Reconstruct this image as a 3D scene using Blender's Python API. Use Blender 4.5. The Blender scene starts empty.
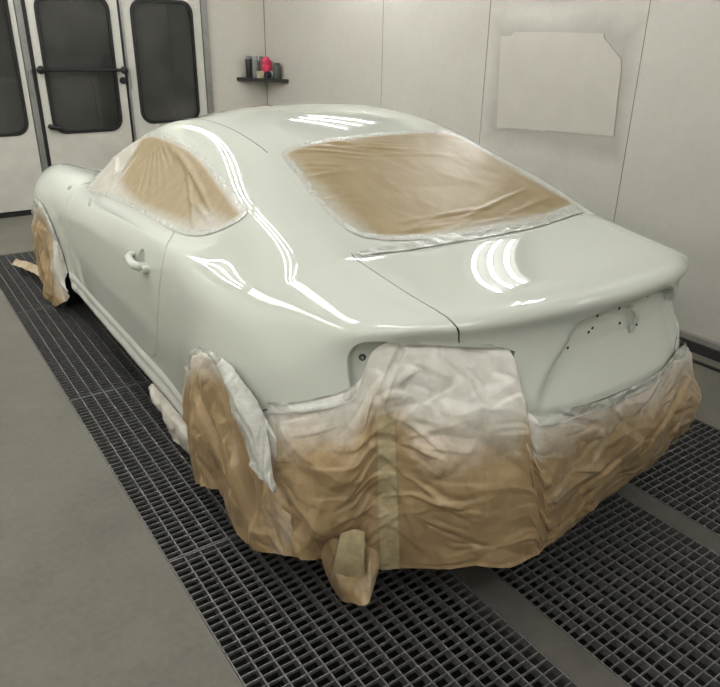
import bpy, bmesh, math, random
import numpy as np
from mathutils import Vector, Matrix
from mathutils.bvhtree import BVHTree
from mathutils.geometry import delaunay_2d_cdt

SC = bpy.context.scene
COL = SC.collection
OFF = {}          # world position of the root Empty that carries each object

# ---------------------------------------------------------------- materials
def srgb(r, g, b):
    f = lambda c: (c / 255 / 12.92) if c / 255 <= .04045 else ((c / 255 + .055) / 1.055) ** 2.4
    return (f(r), f(g), f(b), 1)

class Mat:
    def __init__(s, name):
        s.m = bpy.data.materials.new(name); s.m.use_nodes = True
        s.nt = s.m.node_tree; s.b = s.nt.nodes['Principled BSDF']
    def n(s, t, **kw):
        x = s.nt.nodes.new(t)
        for k, v in kw.items():
            if k in x.inputs: x.inputs[k].default_value = v
            else: setattr(x, k, v)
        return x
    def l(s, a, b): s.nt.links.new(a, b)
    def noise(s, scale, detail=4, rough=.6, coord='Object', stretch=None):
        tc = s.n('ShaderNodeTexCoord'); out = tc.outputs[coord]
        if stretch:
            mp = s.n('ShaderNodeMapping'); mp.inputs['Scale'].default_value = stretch
            s.l(out, mp.inputs[0]); out = mp.outputs[0]
        nz = s.n('ShaderNodeTexNoise'); nz.inputs['Scale'].default_value = scale
        nz.inputs['Detail'].default_value = detail; nz.inputs['Roughness'].default_value = rough
        s.l(out, nz.inputs['Vector']); return nz.outputs['Fac']
    def ramp(s, fac, stops):
        r = s.n('ShaderNodeValToRGB'); e = r.color_ramp.elements
        while len(e) < len(stops): e.new(.5)
        for i, (p, c) in enumerate(stops): e[i].position = p; e[i].color = c
        s.l(fac, r.inputs[0]); return r.outputs[0]
    def mix(s, fac, a, b):
        x = s.n('ShaderNodeMix', data_type='RGBA')
        for sock, v in ((x.inputs[0], fac), (x.inputs[6], a), (x.inputs[7], b)):
            if isinstance(v, (tuple, float, int)): sock.default_value = v
            else: s.l(v, sock)
        return x.outputs[2]
    def math(s, op, a, b=None, clamp=False):
        x = s.n('ShaderNodeMath', operation=op); x.use_clamp = clamp
        for i, v in enumerate((a, b)):
            if v is None: continue
            if isinstance(v, (float, int)): x.inputs[i].default_value = v
            else: s.l(v, x.inputs[i])
        return x.outputs[0]
    def attr(s, name):
        a = s.n('ShaderNodeAttribute', attribute_name=name); return a.outputs['Fac']
    def set(s, **kw):
        for k, v in kw.items():
            k = {'col': 'Base Color', 'rough': 'Roughness', 'metal': 'Metallic', 'coat': 'Coat Weight', 'coatr': 'Coat Roughness', 'spec': 'Specular IOR Level'}[k]
            if isinstance(v, (tuple, float, int)): s.b.inputs[k].default_value = v
            else: s.l(v, s.b.inputs[k])
        return s
    def bump(s, h, strength=.2, dist=.01):
        b = s.n('ShaderNodeBump'); b.inputs['Strength'].default_value = strength; b.inputs['Distance'].default_value = dist
        s.l(h, b.inputs['Height']); s.l(b.outputs[0], s.b.inputs['Normal']); return s

def simple(name, col, rough=.5, metal=0., vary=.08, scale=30, **kw):
    m = Mat(name); c = col
    lo = tuple(x * (1 - vary) for x in col[:3]) + (1,); hi = tuple(min(1, x * (1 + vary)) for x in col[:3]) + (1,)
    m.set(col=m.ramp(m.noise(scale), [(.35, lo), (.65, hi)]), rough=rough, metal=metal, **kw)
    return m.m

# ---------------------------------------------------------------- object helpers
def thing(name, label, cat, loc=(0, 0, 0), group=None):
    o = bpy.data.objects.new(name, None); COL.objects.link(o); o.location = loc
    o.empty_display_size = .1
    o['label'] = label; o['category'] = cat
    if group: o['group'] = group
    OFF[o.name] = Vector(loc); return o
def tag(o, label, cat, group=None, kind=None):
    o['label'] = label; o['category'] = cat
    if group: o['group'] = group
    if kind: o['kind'] = kind
    return o
def mk(name, verts, faces, mat, parent=None, normals=None, smooth=True, attrs=None, label=None):
    off = OFF.get(parent.name, Vector()) if parent else Vector()
    me = bpy.data.meshes.new(name)
    v = np.asarray(verts, float) - np.array(off)
    me.from_pydata(v.tolist(), [], [list(map(int, f)) for f in faces])
    me.materials.append(mat)
    me.polygons.foreach_set('use_smooth', [smooth] * len(me.polygons))
    if attrs:
        for k, a in attrs.items():
            at = me.attributes.new(k, 'FLOAT', 'POINT'); at.data.foreach_set('value', np.asarray(a, float))
    me.update()
    if normals is not None: me.normals_split_custom_set_from_vertices(np.asarray(normals).tolist())
    o = bpy.data.objects.new(name, me); COL.objects.link(o)
    if parent: o.parent = parent
    OFF[o.name] = off
    if label: o['label'] = label
    return o
def struct(o): o['kind'] = 'structure'; return o

class MB:
    """collects simple solids into one mesh"""
    def __init__(s): s.v = []; s.f = []
    def box(s, a, b):
        (x0, y0, z0), (x1, y1, z1) = a, b; k = len(s.v)
        s.v += [(x0,y0,z0),(x1,y0,z0),(x1,y1,z0),(x0,y1,z0),(x0,y0,z1),(x1,y0,z1),(x1,y1,z1),(x0,y1,z1)]
        s.f += [[k+i for i in q] for q in ((3,2,1,0),(4,5,6,7),(0,1,5,4),(1,2,6,5),(2,3,7,6),(3,0,4,7))]; return s
    def tube(s, pts, r, seg=8, caps=True):
        pts = [Vector(p) for p in pts]; k0 = len(s.v); n = len(pts); rr = r if isinstance(r, (list, tuple)) else [r] * n
        up = None
        for i, p in enumerate(pts):
            t = (pts[min(i + 1, n - 1)] - pts[max(i - 1, 0)]).normalized()
            if up is None: up = t.orthogonal().normalized()
            up = (up - t * up.dot(t)).normalized(); w = t.cross(up)
            for j in range(seg):
                a = 2 * math.pi * j / seg; s.v.append(tuple(p + (up * math.cos(a) + w * math.sin(a)) * rr[i]))
        for i in range(n - 1):
            for j in range(seg):
                a = k0 + i * seg + j; b = k0 + i * seg + (j + 1) % seg
                s.f.append([a, b, b + seg, a + seg])
        if caps:
            s.f.append([k0 + j for j in range(seg)][::-1]); s.f.append([k0 + (n - 1) * seg + j for j in range(seg)])
        return s
    def lathe(s, c, axis, prof, seg=24):
        """prof: (radius, along) pairs"""
        c = Vector(c); ax = Vector(axis).normalized(); u = ax.orthogonal().normalized(); w = ax.cross(u); k0 = len(s.v)
        for r, h in prof:
            for j in range(seg):
                a = 2 * math.pi * j / seg; s.v.append(tuple(c + ax * h + (u * math.cos(a) + w * math.sin(a)) * max(r, 1e-5)))
        for i in range(len(prof) - 1):
            for j in range(seg):
                a = k0 + i * seg + j; b = k0 + i * seg + (j + 1) % seg
                s.f.append([a, b, b + seg, a + seg])
        return s
    def prism(s, poly, z0, z1, fn=lambda x, y, z: (x, y, z)):
        k = len(s.v); n = len(poly)
        s.v += [fn(x, y, z0) for x, y in poly] + [fn(x, y, z1) for x, y in poly]
        s.f += [list(range(k + n - 1, k - 1, -1)), list(range(k + n, k + 2 * n))]
        s.f += [[k + i, k + (i + 1) % n, k + n + (i + 1) % n, k + n + i] for i in range(n)]; return s
    def build(s, name, mat, parent=None, smooth=False, bevel=0, label=None):
        o = mk(name, s.v, s.f, mat, parent, smooth=smooth, label=label)
        bm = bmesh.new(); bm.from_mesh(o.data); bmesh.ops.recalc_face_normals(bm, faces=bm.faces[:]); bm.to_mesh(o.data); bm.free()
        if smooth:
            try: o.data.set_sharp_from_angle(angle=math.radians(40))
            except Exception: pass
        if bevel:
            b = o.modifiers.new('bevel', 'BEVEL'); b.width = bevel; b.segments = 2; b.limit_method = 'ANGLE'
        return o

# ---------------------------------------------------------------- geometry tools
def chaikin(P, n=2, closed=True):
    P = [np.array(p, float) for p in P]
    for _ in range(n):
        Q = []; m = len(P)
        if not closed: Q.append(P[0])
        for i in range(m if closed else m - 1):
            a, b = P[i], P[(i + 1) % m]; Q += [.75 * a + .25 * b, .25 * a + .75 * b]
        if not closed: Q.append(P[-1])
        P = Q
    return P
def sdf(pts, poly):
    """signed distance to a polygon, negative inside"""
    P = np.asarray(pts, float); poly = np.asarray(poly, float); n = len(poly)
    d2 = np.full(len(P), 1e9); ins = np.zeros(len(P), bool)
    for i in range(n):
        a, b = poly[i], poly[(i + 1) % n]; e = b - a; w = P - a
        t = np.clip((w @ e) / max(e @ e, 1e-12), 0, 1); q = w - t[:, None] * e
        d2 = np.minimum(d2, (q * q).sum(1))
        c = (a[1] > P[:, 1]) != (b[1] > P[:, 1])
        if abs(e[1]) > 1e-12: ins ^= c & (P[:, 0] < e[0] * (P[:, 1] - a[1]) / e[1] + a[0])
    return np.where(ins, -1, 1) * np.sqrt(d2)
def cut(V, N, F, f, A=None):
    """keep the part of the mesh where f<0; returns verts, normals, faces, cut edges, extra"""
    X = [] ; cache = {}; keep = np.where(f < 0)[0]; mp = -np.ones(len(V), int); mp[keep] = np.arange(len(keep))
    base = len(keep); newv = []; newn = []; newa = []; out = []; edges = []
    def ev(a, b):
        k = (a, b) if a < b else (b, a)
        if k not in cache:
            t = f[k[0]] / (f[k[0]] - f[k[1]])
            cache[k] = base + len(newv); newv.append(V[k[0]] + t * (V[k[1]] - V[k[0]])); newn.append(N[k[0]] + t * (N[k[1]] - N[k[0]]))
            if A is not None: newa.append(A[k[0]] + t * (A[k[1]] - A[k[0]]))
        return cache[k]
    neg = f < 0
    for q in F:
        s = [bool(neg[i]) for i in q]
        if all(s): out.append([mp[i] for i in q]); continue
        if not any(s): continue
        p = []; tr = []
        for i in range(len(q)):
            a, b = q[i], q[(i + 1) % len(q)]
            if s[i]: p.append(mp[a])
            if s[i] != s[(i + 1) % len(q)]:
                e = ev(a, b); p.append(e); tr.append((e, s[i]))
        if len(p) >= 3: out.append(p)
        if len(tr) == 2: edges.append((tr[0][0], tr[1][0]) if tr[0][1] else (tr[1][0], tr[0][0]))
    VV = np.concatenate([V[keep], np.array(newv).reshape(-1, 3)]); NN = np.concatenate([N[keep], np.array(newn).reshape(-1, 3)])
    AA = None if A is None else np.concatenate([A[keep], np.array(newa)])
    return VV, NN, out, edges, AA
def flange(V, N, F, edges, depth):
    """fold the cut edge inwards so that panels have an edge and gaps are dark"""
    if not edges: return V, N, F
    ids = sorted({i for e in edges for i in e}); ix = {a: k for k, a in enumerate(ids)}; b = len(V); m = len(ids)
    top = V[ids]; nn = N[ids] / np.maximum(np.linalg.norm(N[ids], axis=1)[:, None], 1e-9); low = top - nn * depth
    sn = np.zeros((m, 3))
    for p, q in edges:
        d = np.cross(V[q] - V[p], nn[ix[p]]); sn[ix[p]] += d; sn[ix[q]] += d
    sn /= np.maximum(np.linalg.norm(sn, axis=1)[:, None], 1e-9)
    F2 = list(F) + [[b + ix[q], b + ix[p], b + m + ix[p], b + m + ix[q]] for p, q in edges]
    return np.concatenate([V, top, low]), np.concatenate([N, sn, sn]), F2

class Crumple:
    """faceted height field of creased paper: random points, random heights, flat triangles between them"""
    def __init__(s, w, h, step, amp, seed, aspect=1.):
        r = random.Random(seed); pts = []; hs = []; nu = int(w / step) + 3; nv = int(h / (step * aspect)) + 3
        for i in range(-1, nu):
            for j in range(-1, nv):
                pts.append(Vector(((i + r.uniform(.02, .98)) * step, (j + r.uniform(.02, .98)) * step * aspect))); hs.append(r.uniform(-1, 1) * amp)
        v, e, f, ov, oe, of = delaunay_2d_cdt(pts, [], [], 0, 1e-6)
        hh = [hs[o[0]] if o else 0 for o in ov]
        s.t = BVHTree.FromPolygons([(p[0], p[1], z) for p, z in zip(v, hh)], f)
    def __call__(s, u, v):
        l = s.t.ray_cast((u, v, 5), (0, 0, -1))[0]
        return l.z if l else 0.
def fold(u, v, u0, v0, ang, length, w, amp):
    """one sharp crease line"""
    c, sn = math.cos(ang), math.sin(ang); a = (u - u0) * c + (v - v0) * sn; d = -(u - u0) * sn + (v - v0) * c
    t = max(0, 1 - abs(a / (length * .5)) ** 2); return amp * t * max(0, 1 - abs(d) / w)
def folds_np(U, W, L):
    """many creases at once: steep on one side, shallow on the other"""
    H = np.zeros_like(U)
    for u0, v0, ang, length, w, amp in L:
        c, sn = math.cos(ang), math.sin(ang); du, dv = U - u0, W - v0
        a = np.abs(du * c + dv * sn) / (length * .5); d = -du * sn + dv * c
        t = np.clip(1 - a * a, 0, 1)
        H += amp * t * np.where(d > 0, np.clip(1 - d / w, 0, 1), np.clip(1 + d / (w * 2.6), 0, 1))
    return H
def smooth01(x): x = min(1, max(0, x)); return x * x * (3 - 2 * x)
def catmull(P, t):
    """P: list of vectors, t in 0..len-1"""
    n = len(P); i = min(int(t), n - 2); f = t - i
    p0, p1, p2, p3 = P[max(i - 1, 0)], P[i], P[i + 1], P[min(i + 2, n - 1)]
    return .5 * ((2 * p1) + (p2 - p0) * f + (2 * p0 - 5 * p1 + 4 * p2 - p3) * f * f + (3 * p1 - p0 - 3 * p2 + p3) * f ** 3)
def grid_faces(nu, nv): return [[i * nv + j, (i + 1) * nv + j, (i + 1) * nv + j + 1, i * nv + j + 1] for i in range(nu - 1) for j in range(nv - 1)]
def vnormals(V, F):
    n = np.zeros_like(V); F = np.asarray(F); fn = np.cross(V[F[:, 2]] - V[F[:, 0]], V[F[:, 3]] - V[F[:, 1]])
    for k in range(4): np.add.at(n, F[:, k], fn)
    return n / np.maximum(np.linalg.norm(n, axis=1)[:, None], 1e-12)

# ---------------------------------------------------------------- car surface
def lim_fit(V, T, faces, fixed_x, iters=40):
    """move the cage so that its Catmull-Clark limit passes through the targets T"""
    n = len(V); nb = [set() for _ in range(n)]; fc = [[] for _ in range(n)]
    ecount = {}
    for f in faces:
        for a, b in zip(f, f[1:] + f[:1]):
            ecount[tuple(sorted((a, b)))] = ecount.get(tuple(sorted((a, b))), 0) + 1
            nb[a].add(b); nb[b].add(a)
        for a in f: fc[a].append(f)
    bnd = [[] for _ in range(n)]
    for (a, b), c in ecount.items():
        if c == 1: bnd[a].append(b); bnd[b].append(a)
    W = np.zeros((n, n))
    for i in range(n):
        if len(bnd[i]) == 2:
            W[i, i] = 4 / 6
            for j in bnd[i]: W[i, j] += 1 / 6
        else:
            k = len(nb[i]); d = k * (k + 5)
            W[i, i] += k * k / d
            for j in nb[i]: W[i, j] += 4 / d
            for f in fc[i]:
                q = [v for v in f if v != i and v not in nb[i]]
                for v in q: W[i, v] += 1 / d
    V = T.copy()
    for _ in range(iters): V = V + .8 * (T - W @ V)
    return V

US = [  # upper rows, front to tail: (half width, y, z) for centre, mid, roof/glass/lid edge, cantrail, belt, shoulder
 [(0,3.42,.60),(.27,3.40,.60),(.48,3.35,.60),(.58,3.31,.60),(.68,3.26,.60),(.76,3.19,.58)],
 [(0,3.02,.72),(.27,3.0,.72),(.48,2.97,.725),(.58,2.97,.745),(.71,2.97,.757),(.80,2.97,.705)],
 [(0,2.55,.80),(.27,2.55,.80),(.48,2.56,.80),(.60,2.57,.815),(.73,2.57,.842),(.815,2.57,.80)],
 [(0,2.27,.86),(.27,2.25,.86),(.50,2.21,.86),(.62,2.20,.85),(.735,2.2,.84),(.80,2.2,.80)],
 [(0,2.10,.92),(.27,2.07,.925),(.57,1.99,.94),(.65,1.98,.915),(.74,1.98,.83),(.80,1.98,.79)],
 [(0,1.68,1.12),(.27,1.67,1.115),(.52,1.62,1.10),(.595,1.62,1.06),(.75,1.6,.855),(.81,1.6,.805)],
 [(0,1.30,1.25),(.27,1.29,1.24),(.47,1.26,1.215),(.575,1.26,1.15),(.755,1.25,.875),(.815,1.25,.83)],
 [(0,.92,1.275),(.27,.92,1.268),(.465,.9,1.233),(.575,.9,1.135),(.76,.9,.895),(.82,.9,.845)],
 [(0,.58,1.222),(.27,.57,1.218),(.46,.55,1.19),(.625,.55,1.08),(.752,.55,.922),(.823,.55,.865)],
 [(0,.22,1.097),(.27,.22,1.097),(.468,.22,1.088),(.63,.22,1.043),(.732,.23,.958),(.805,.25,.88)],
 [(0,-.125,.969),(.27,-.115,.969),(.50,-.08,.976),(.60,-.07,.968),(.695,-.04,.932),(.775,.0,.876)],
 [(0,-.20,.9615),(.27,-.188,.9615),(.502,-.148,.963),(.593,-.165,.949),(.682,-.135,.921),(.758,-.10,.872)],
 [(0,-.50,.938),(.27,-.48,.937),(.503,-.41,.935),(.578,-.375,.926),(.650,-.33,.906),(.730,-.26,.867)],
 [(0,-.68,.955),(.27,-.655,.95),(.48,-.565,.927),(.545,-.53,.916),(.615,-.475,.902),(.71,-.36,.868)],
 [(0,-.72,.925),(.27,-.69,.918),(.485,-.60,.895),(.55,-.56,.888),(.62,-.505,.878),(.70,-.41,.853)],
]
SIDE = [ # side rows below the shoulder: (half width, y, z)
 [(.785,3.17,.53),(.79,3.16,.48),(.79,3.16,.42),(.79,3.15,.35),(.79,3.15,.28),(.77,3.14,.18)],
 [(.848,2.97,.635),(.86,2.97,.57),(.862,2.95,.5),(.85,2.9,.42),(.84,2.9,.33),(.82,2.9,.18)],
 [(.86,2.57,.72),(.875,2.57,.65),(.878,2.57,.56),(.87,2.57,.46),(.86,2.57,.33),(.83,2.57,.17)],
 [(.845,2.2,.725),(.86,2.2,.64),(.862,2.2,.55),(.86,2.2,.45),(.85,2.2,.31),(.825,2.2,.17)],
 [(.842,1.98,.72),(.858,1.98,.64),(.862,1.98,.55),(.86,1.98,.45),(.852,1.98,.31),(.827,1.98,.17)],
 [(.85,1.6,.74),(.862,1.6,.66),(.865,1.6,.56),(.862,1.6,.45),(.855,1.6,.30),(.83,1.6,.165)],
 [(.85,1.25,.755),(.862,1.25,.67),(.865,1.25,.565),(.862,1.25,.45),(.855,1.25,.30),(.832,1.25,.165)],
 [(.852,.9,.77),(.863,.9,.68),(.866,.9,.57),(.864,.9,.45),(.857,.9,.30),(.835,.9,.165)],
 [(.856,.55,.785),(.868,.55,.685),(.87,.55,.57),(.866,.55,.45),(.857,.55,.30),(.835,.55,.165)],
 [(.860,.25,.80),(.877,.25,.69),(.88,.25,.57),(.875,.25,.45),(.865,.25,.3),(.84,.25,.165)],
 [(.838,0,.79),(.866,0,.69),(.876,0,.57),(.872,0,.45),(.862,0,.3),(.83,0,.17)],
 [(.822,-.09,.785),(.85,-.09,.69),(.863,-.09,.575),(.862,-.09,.46),(.854,-.09,.31),(.824,-.09,.18)],
 [(.783,-.235,.78),(.825,-.21,.69),(.842,-.21,.58),(.845,-.21,.46),(.84,-.21,.32),(.81,-.21,.2)],
 [(.745,-.335,.79),(.77,-.33,.70),(.795,-.33,.6),(.81,-.34,.47),(.81,-.34,.34),(.78,-.33,.26)],
 [(.705,-.405,.79),(.715,-.42,.71),(.732,-.43,.62),(.75,-.45,.5),(.755,-.43,.40),(.73,-.40,.33)],
]
REAR = { # rear face rows per column
 0:[(0,-.705,.87),(0,-.725,.76),(0,-.765,.65),(0,-.768,.54),(0,-.735,.45),(0,-.67,.39)],
 1:[(.27,-.675,.865),(.27,-.695,.76),(.27,-.737,.65),(.27,-.74,.54),(.27,-.705,.45),(.27,-.64,.39)],
 2:[(.475,-.59,.85),(.475,-.605,.755),(.475,-.630,.645),(.48,-.645,.54),(.48,-.61,.45),(.48,-.55,.39)],
 3:[(.545,-.545,.84),(.545,-.56,.745),(.55,-.566,.64),(.555,-.585,.54),(.55,-.55,.45),(.54,-.50,.38)],
 4:[(.62,-.485,.82),(.625,-.495,.73),(.635,-.492,.63),(.64,-.515,.53),(.635,-.49,.44),(.62,-.45,.37)],
}
def build_cage():
    key = {}; P = []
    def v(k, p, s):
        kk = (k, s if abs(p[0]) > 1e-9 else 0)
        if kk not in key: key[kk] = len(P); P.append((p[0] * s, p[1], p[2]))
        return key[kk]
    faces = []; N = len(US)
    for s in (-1, 1):
        U = [[v(('u', i, k), US[i][k], s) for k in range(6)] for i in range(N)]
        S = [[U[i][5]] + [v(('s', i, r), SIDE[i][r], s) for r in range(6)] +
             [v(('g', i), (SIDE[i][5][0] - .10, SIDE[i][5][1], SIDE[i][5][2]), s)] for i in range(N)]
        R = {5: S[N - 1]}
        for k in range(5):
            q = REAR[k]
            R[k] = [U[N - 1][k]] + [v(('r', k, r), q[r], s) for r in range(6)] + [v(('rg', k), (q[5][0] * .9, q[5][1] + .10, q[5][2]), s)]
        Fr = {5: S[0]}
        for k in range(5):
            q = US[0][k]; zz = [.55, .5, .42, .35, .28, .18]
            Fr[k] = [U[0][k]] + [v(('f', k, r), (q[0], q[1] + .03 + .02 * r, zz[r]), s) for r in range(6)] + [v(('fg', k), (q[0] * .9, q[1] - .05, .18), s)]
        def add(a, b, c, d): faces.append([a, b, c, d] if s > 0 else [d, c, b, a])
        for i in range(N - 1):
            for k in range(5): add(U[i][k], U[i + 1][k], U[i + 1][k + 1], U[i][k + 1])
            for r in range(7): add(S[i][r], S[i + 1][r], S[i + 1][r + 1], S[i][r + 1])
        for k in range(5):
            for r in range(7):
                add(R[k + 1][r], R[k][r], R[k][r + 1], R[k + 1][r + 1])
                add(Fr[k][r], Fr[k + 1][r], Fr[k + 1][r + 1], Fr[k][r + 1])
    T = np.array(P, float)
    V = lim_fit(T, T, faces, None)
    return V, faces
def dense(level):
    V, faces = build_cage()
    me = bpy.data.meshes.new('cage'); me.from_pydata(V.tolist(), [], faces); me.update()
    ob = bpy.data.objects.new('cage', me); bpy.context.scene.collection.objects.link(ob)
    m = ob.modifiers.new('s', 'SUBSURF'); m.levels = m.render_levels = level; m.quality = 4
    dg = bpy.context.evaluated_depsgraph_get()
    ev = bpy.data.meshes.new_from_object(ob.evaluated_get(dg))
    n = len(ev.vertices); co = np.empty(n * 3); ev.vertices.foreach_get('co', co); co = co.reshape(-1, 3)
    q = np.empty(len(ev.loops), int); ev.loops.foreach_get('vertex_index', q); q = q.reshape(-1, 4)
    bpy.data.objects.remove(ob); bpy.data.meshes.remove(ev); bpy.data.meshes.remove(me)
    return co, q
# ---------------------------------------------------------------- materials of the car and its masking
PAINT = Mat('greenish white paint'); PAINT.set(col=srgb(196, 200, 190), rough=.5, spec=.0, coat=1., coatr=.012); PAINT = PAINT.m
def paper_mat(name, c0, c1, w0, w1, rough=.5, nz=1.):
    m = Mat(name)
    kraft = m.ramp(m.noise(9, 5), [(.3, srgb(*c0)), (.7, srgb(*c1))])
    white = m.ramp(m.noise(16, 5), [(.3, srgb(*w0)), (.7, srgb(*w1))])
    sp = m.attr('spray')
    fac = m.math('ADD', sp, m.math('MULTIPLY', m.math('SUBTRACT', m.noise(7, 6, .7), .5), .9 * nz))
    fac = m.math('ADD', fac, m.math('MULTIPLY', m.math('SUBTRACT', m.noise(60, 3, .7), .5), .35))
    m.set(col=m.mix(m.ramp(fac, [(.12, (0, 0, 0, 1)), (.5, (.5, .5, .5, 1)), (.95, (1, 1, 1, 1))]), kraft, white), rough=rough)
    m.bump(m.noise(90, 4, .6), .15, .004)
    return m.m
KRAFT = paper_mat('kraft paper with overspray', (149, 126, 93), (170, 146, 110), (205, 202, 193), (222, 220, 212), .28)
FILM = paper_mat('window masking paper', (142, 124, 87), (153, 135, 98), (176, 171, 158), (190, 187, 176), .45, .4)
TAPE = Mat('oversprayed masking tape'); TAPE.set(col=TAPE.ramp(TAPE.noise(40, 5), [(.3, srgb(176, 176, 168)), (.7, srgb(196, 197, 188))]), rough=.25); TAPE.bump(TAPE.noise(70, 4, .6), .5, .006); TAPE = TAPE.m
TANTAPE = simple('tan masking tape', srgb(172, 158, 124), .4, vary=.1, scale=50)
BLACK = simple('black rubber', srgb(22, 22, 22), .55)
DARK = simple('dark plastic', srgb(34, 34, 34), .5)
STEEL = simple('scratched steel', srgb(150, 150, 148), .3, .8)
SMOKE = simple('dark window glass', (.02, .022, .022, 1), .05)

# ---------------------------------------------------------------- body surface
V0, Q0 = dense(4)
N0 = vnormals(V0, Q0)
# wheel arch lips swell slightly, the number plate well is pressed in
YR, YF, ZW, RA = .075, 2.60, .30, .355
for yc in (YR, YF):
    side = np.abs(V0[:, 0]) > .62
    d = np.hypot(V0[:, 1] - yc, V0[:, 2] - ZW) - RA
    b = np.where(side & (d < .11), .010 * np.clip(1 - np.maximum(d, 0) / .11, 0, 1) ** 1.5, 0)
    V0[:, 0] += np.sign(V0[:, 0]) * b
RECESS = chaikin([(-.155, .905), (-.185, .83), (-.25, .77), (-.335, .655), (-.335, .56), (.365, .56), (.365, .70), (.355, .905)], 2)
rd = sdf(V0[:, [0, 2]], RECESS); rear = (V0[:, 1] < -.5) & (N0[:, 1] < -.2)
t = np.clip(-rd / .016, 0, 1); V0[:, 1] += np.where(rear, .030 * t * t * (3 - 2 * t) * np.clip((V0[:, 2] - .6) / .2, .35, 1), 0)
BODY = BVHTree.FromPolygons(V0.tolist(), Q0.tolist())
N0 = vnormals(V0, Q0)
def snap(p, lift=0.):
    l, n, i, d = BODY.find_nearest(Vector(p))
    q = Q0[i]; nn = Vector(N0[q].mean(0)).normalized()
    return l + nn * lift, nn

DLO = chaikin([(2.0, .819), (1.975, .905), (1.79, 1.03), (1.60, 1.105), (1.45, 1.142), (1.30, 1.152), (1.142, 1.154), (.884, 1.134), (.564, 1.083), (.392, 1.053), (.295, 1.035),
       (.283, 1.025), (.32, .994), (.407, .951), (.496, .925), (.608, .907), (.70, .9), (.749, .898), (1.31, .874), (1.938, .822)], 1)
DOOR = [(2.066, .822), (2.084, .75), (2.076, .694), (2.10, .60), (2.09, .45), (2.04, .32), (1.98, .268), (1.851, .262), (1.498, .282), (1.181, .296), (.911, .324), (.835, .338), (.80, .365), (.741, .453), (.666, .618), (.619, .746), (.617, .852), (.698, .9), (.75, .93), (1.3, 1.0), (1.9, .87)]
RW = chaikin([(-.428, .451), (-.407, .470), (-.344, .49), (-.2, .516), (0, .525), (.2, .522), (.333, .514), (.41, .49), (.45, .40), (.50, .18), (.55, .0), (.565, -.05), (.53, -.075), (.209, -.12), (-.03, -.116), (-.247, -.094), (-.40, -.05), (-.452, .02), (-.457, .178), (-.44, .298)], 1)
WS = chaikin([(0, 2.06), (.30, 2.03), (.53, 1.95), (.50, 1.62), (.44, 1.30), (.25, 1.325), (0, 1.33), (-.25, 1.325), (-.44, 1.30), (-.50, 1.62), (-.53, 1.95), (-.30, 2.03)], 1)
TLP = chaikin([(.718, .70), (.716, .76), (.712, .80), (.704, .826), (.69, .844), (.66, .853), (.60, .850), (.546, .848), (.484, .842), (.40, .834), (.350, .826), (.362, .78), (.375, .735), (.36, .695), (.45, .685), (.60, .69), (.70, .69)], 1)
HOOD = chaikin([(0, 2.14), (.3, 2.12), (.60, 2.06), (.64, 2.3), (.64, 2.7), (.60, 3.1), (.5, 3.3), (0, 3.38), (-.5, 3.3), (-.60, 3.1), (-.64, 2.7), (-.64, 2.3), (-.60, 2.06), (-.3, 2.12)], 1)
big = 1.0
def f_side(poly, s): return lambda V: np.where(V[:, 0] * s > .45, sdf(V[:, [1, 2]], poly), big)
def f_rw(V): return np.where((V[:, 2] > .93) & (V[:, 1] < .8), sdf(V[:, :2], RW), big)
def f_ws(V): return np.where((V[:, 2] > .85) & (V[:, 1] > 1.1), sdf(V[:, :2], WS), big)
def f_hood(V): return np.where(V[:, 2] > .57, sdf(V[:, :2], HOOD), big)
def f_tl(s): return lambda V: np.where((V[:, 1] < -.3) & (V[:, 0] * s > .2), sdf(np.stack([V[:, 0] * s, V[:, 2]], 1), TLP), big)
def f_lid(V):
    w = np.interp(V[:, 2], [.60, .645, .735, .822, .846, .852, .90, .93], [.338, .338, .374, .354, .42, .489, .505, .516])
    w = np.where(V[:, 1] > -.54, .515, w)
    front = V[:, 1] + .142 - .0 * V[:, 0]
    return np.maximum(np.maximum(np.abs(V[:, 0]) - w, front), .646 - V[:, 2])
def f_bump(V):
    a = np.abs(V[:, 0]); zl = np.where(a < .345, .646, np.where(a < .685, .70, .585 + (-.2 - V[:, 1]) * .55))
    return np.maximum(V[:, 2] - zl, V[:, 1] + .12)
def f_arch(yc): return lambda V: np.where(np.abs(V[:, 0]) > .6, np.hypot(V[:, 1] - yc, V[:, 2] - ZW) - RA, big)
HC = (.845, .748)
def f_cup(V): return np.where(np.abs(V[:, 0]) > .7, (np.hypot((V[:, 1] - HC[0]) / 1.0, (V[:, 2] - HC[1]) / 1.15) - .042), big)

cur = [V0, N0, [list(x) for x in Q0]]
def split(f, gap=.002):
    """take the region f<0 out of the current shell"""
    global cur
    fv = f(cur[0]); fv = np.where(np.abs(fv) < 1e-7, 1e-7, fv)
    a = cut(cur[0], cur[1], cur[2], fv + gap + 1e-6); b = cut(cur[0], cur[1], cur[2], -(fv - gap))
    cur = [b[0], b[1], b[2]]
    return [a[0], a[1], a[2]]
def boundary(F):
    e = {}
    for q in F:
        for a, b in zip(q, q[1:] + q[:1]):
            if (b, a) in e: del e[(b, a)]
            else: e[(a, b)] = 1
    return list(e)
def compact(V, N, F):
    u = sorted({i for q in F for i in q}); m = {a: k for k, a in enumerate(u)}
    return V[u], N[u], [[m[i] for i in q] for q in F]
def panel(name, P, mat, parent, depth=.014, keep=None, label=None):
    V, N, F = compact(*P); V, N, F = flange(V, N, F, boundary(F), depth)
    return mk(name, V, F, mat, parent, normals=N, label=label)

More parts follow.
